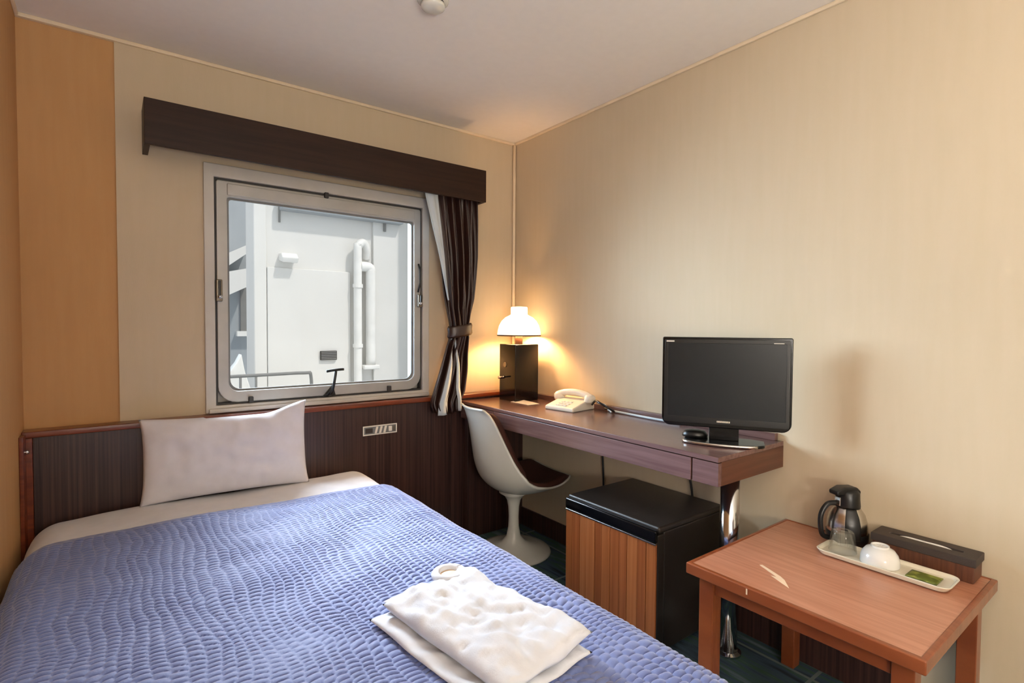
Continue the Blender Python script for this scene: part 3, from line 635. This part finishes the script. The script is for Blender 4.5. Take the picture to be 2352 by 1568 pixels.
# ------------------------------------------------------------------ things on the side table
th = thing('thermos_jug', 'steel and black thermos jug with handle on the side table', 'thermos', (1.812, .672, TZ+.0005), -.45)
th.scale = (.9, .9, .9)
obj('body', lathe([(.048, 0), (.055, .004), (.060, .02), (.062, .05), (.060, .08), (.053, .105), (.041, .124), (.036, .130)], 40, True, True), 'steel_body', th, smooth=True)
obj('base_ring', lathe([(.050, -.0), (.0575, .002), (.0635, .022), (.0640, .044), (.061, .046)], 40), 'black', th, smooth=True)
def band(u, v):
    a = -2.05+(u-.5)*.75; z = .03+v*.10; r = interp([(0, .058), (.02, .0625), (.05, .0645), (.08, .0625), (.105, .0555), (.124, .0435), (.135, .039)], z)
    return Vector((r*math.cos(a), r*math.sin(a), z))
obj('front_band', grid(band, 14, 14), 'black', th, smooth=True, solid=.002)
ld = obj('lid', lathe([(.038, .126), (.039, .135), (.037, .155), (.036, .178), (.030, .186), (.012, .190)], 32, True, True), 'black', th, smooth=True)
obj('pour_lever', prism([(-.058, .172), (-.06, .186), (-.03, .200), (.02, .198), (.036, .184), (.034, .172)], -.020, .020, 'y'), 'black', ld, bevel=.005)
obj('spout_plate', bx(-.042, -.036, -.012, .012, .135, .165), 'steel_body', ld, bevel=.002)
hn = obj('handle', tube(spline([(-.036, .010, .140), (-.066, .014, .136), (-.088, .016, .105), (-.091, .016, .065), (-.083, .014, .030), (-.058, .008, .020)], 7), .0085, 12), 'black', th, smooth=True)

ty = thing('serving_tray', 'long narrow ivory tray holding cup and glass on the side table', 'tray', (1.708, .540, TZ+.0035), 0)
P = [rrect(-.056+i, .056-i, -.160+i, .160-i, max(.004, .024-i), 6) for i in (0, .001, .006, .010)]
bm = bmesh.new(); zs = (.013, .015, .013, .006)
R = [[bm.verts.new((x, yq, z)) for x, yq in p] for p, z in zip(P, zs)]
Pb = rrect(-.048, .048, -.150, .150, .020, 6); Rb = [bm.verts.new((x, yq, 0)) for x, yq in Pb]
n = len(Rb)
for a, b in zip([Rb]+R, R):
    for i in range(n): bm.faces.new((a[i], a[(i+1) % n], b[(i+1) % n], b[i]))
bm.faces.new(R[-1]); bm.faces.new(Rb[::-1])
obj('dish', bm, 'ivory', ty, smooth=False, bevel=.001)
gl = tag(obj('glass_tumbler', lathe([(.0355, 0), (.033, .001), (.0275, .052), (.0, .052), ], 36), 'tumbler', smooth=True), 'clear glass tumbler standing upside down on the tray', 'glass')
gl.data.materials[0] = M['tumbler']; gl.location = (1.712, .645, TZ+.0105)
bm = bmesh.new(); bm.from_mesh(gl.data); lathe([(.0355, 0), (.0365, .001), (.0305, .056), (.028, .060), (.0, .060)], 36, bm=bm); bmesh.ops.remove_doubles(bm, verts=bm.verts, dist=.0001); bm.to_mesh(gl.data); bm.free()
for p in gl.data.polygons: p.use_smooth = True
cupo = thing('tea_cup', 'white cup turned upside down in the middle of the tray', 'cup', (1.706, .548, TZ+.0098))
obj('bowl', lathe([(.042, .001), (.0455, 0), (.0465, .003), (.045, .020), (.042, .030), (.034, .041), (.022, .047), (.0, .048)], 40), 'cup', cupo, smooth=True, solid=.0015)
obj('foot_ring', lathe([(.022, .045), (.022, .053), (.019, .053), (.019, .046)], 32), 'cup', cupo, smooth=True)
tea = obj('tea_sachet', grid(lambda u, v: Vector((-.028+.056*u, -.034+.068*v, .004+.004*(math.sin(PI*u)*math.sin(PI*v))**.5)), 12, 12), 'tea', smooth=True, solid=.002)
tea.location = (1.705, .446, TZ+.0075); tea.rotation_euler = (0, 0, .0); tag(tea, 'small green tea sachet on the right end of the tray', 'sachet')

tx = thing('tissue_box', 'dark wooden tissue box with slotted leather lid against the wall', 'tissue box', (1.826, .478, TZ+.0005), 0)
obj('box', bx(-.040, .040, -.116, .116, 0, .047), 'tissue_wood', tx, bevel=.002)
lid = bmesh.new(); sl = rrect(-.008, .008, -.085, .085, .006, 3); n = len(sl)
oo = rrect(-.0435, .0435, -.120, .120, .003, 3)
L = [[lid.verts.new((x, yq, z)) for x, yq in pts] for pts, z in ((oo, .044), (oo, .066), (sl, .066), (sl, .050), )]
for a, b in ((0, 1), (1, 2), (2, 3)):
    for i in range(n): lid.faces.new((L[a][i], L[a][(i+1) % n], L[b][(i+1) % n], L[b][i]))
lid.faces.new(L[3]); lid.faces.new(L[0][::-1])
obj('lid', lid, 'leather', tx, bevel=.002)
obj('tissue', grid(lambda u, v: Vector((-.003+.002*math.sin(v*9)+.003*u, -.080+.160*v, .052+.0155*u*(1-abs(2*v-1)**4))), 4, 20), 'paper', tx, smooth=True, solid=.001)

# ------------------------------------------------------------------ ceiling fittings and added fill lamps
sd = thing('smoke_detector', 'round white smoke detector on the ceiling', 'smoke detector', (.838, 1.545, ZC))
obj('base', lathe([(.050, -.0005), (.050, -.012), (.045, -.016)], 40, True, True), 'white_shell', sd, smooth=True)
obj('dark_gap', lathe([(.036, -.016), (.036, -.024)], 40, True, True), 'gasket', sd)
obj('cap', lathe([(.040, -.024), (.038, -.032), (.028, -.038), (.010, -.040)], 40, True, True), 'white_shell', sd, smooth=True)
cl = thing('fill_globe_lamp', 'fill lamp with round opal globe added unseen behind the viewpoint', 'floor lamp', (.0, -1.4, 0))  # unseen lamp added to fill the room with light
obj('base', lathe([(.13, .0005), (.13, .012), (.02, .03)], 32, True, True), 'white_metal', cl, smooth=True)
obj('pole', tube([(0, 0, .03), (0, 0, .82)], .011), 'chrome', cl, smooth=True)
obj('fill_globe', lathe([(.14*math.sin(PI*k/20)+.0005, .95-.14*math.cos(PI*k/20)) for k in range(21)], 40), 'dome', cl, smooth=True)
ul = thing('fill_uplighter', 'fill uplighter with white metal bowl added unseen behind the viewpoint', 'floor lamp', (.0, -.75, 0))  # unseen uplighter added to lift the ceiling brightness
obj('base', lathe([(.13, .0005), (.13, .012), (.02, .03)], 32, True, True), 'white_metal', ul, smooth=True)
obj('pole', tube([(0, 0, .03), (0, 0, .86)], .011), 'chrome', ul, smooth=True)
obj('bowl', lathe([(.02, .86), (.09, .88), (.15, .93), (.17, .985)], 40, True), 'white_metal', ul, smooth=True, solid=.003)
obj('fill_diffuser', lathe([(.155, .950), (.08, .953), (.001, .954)], 40), 'fill_uplight', ul, smooth=True)
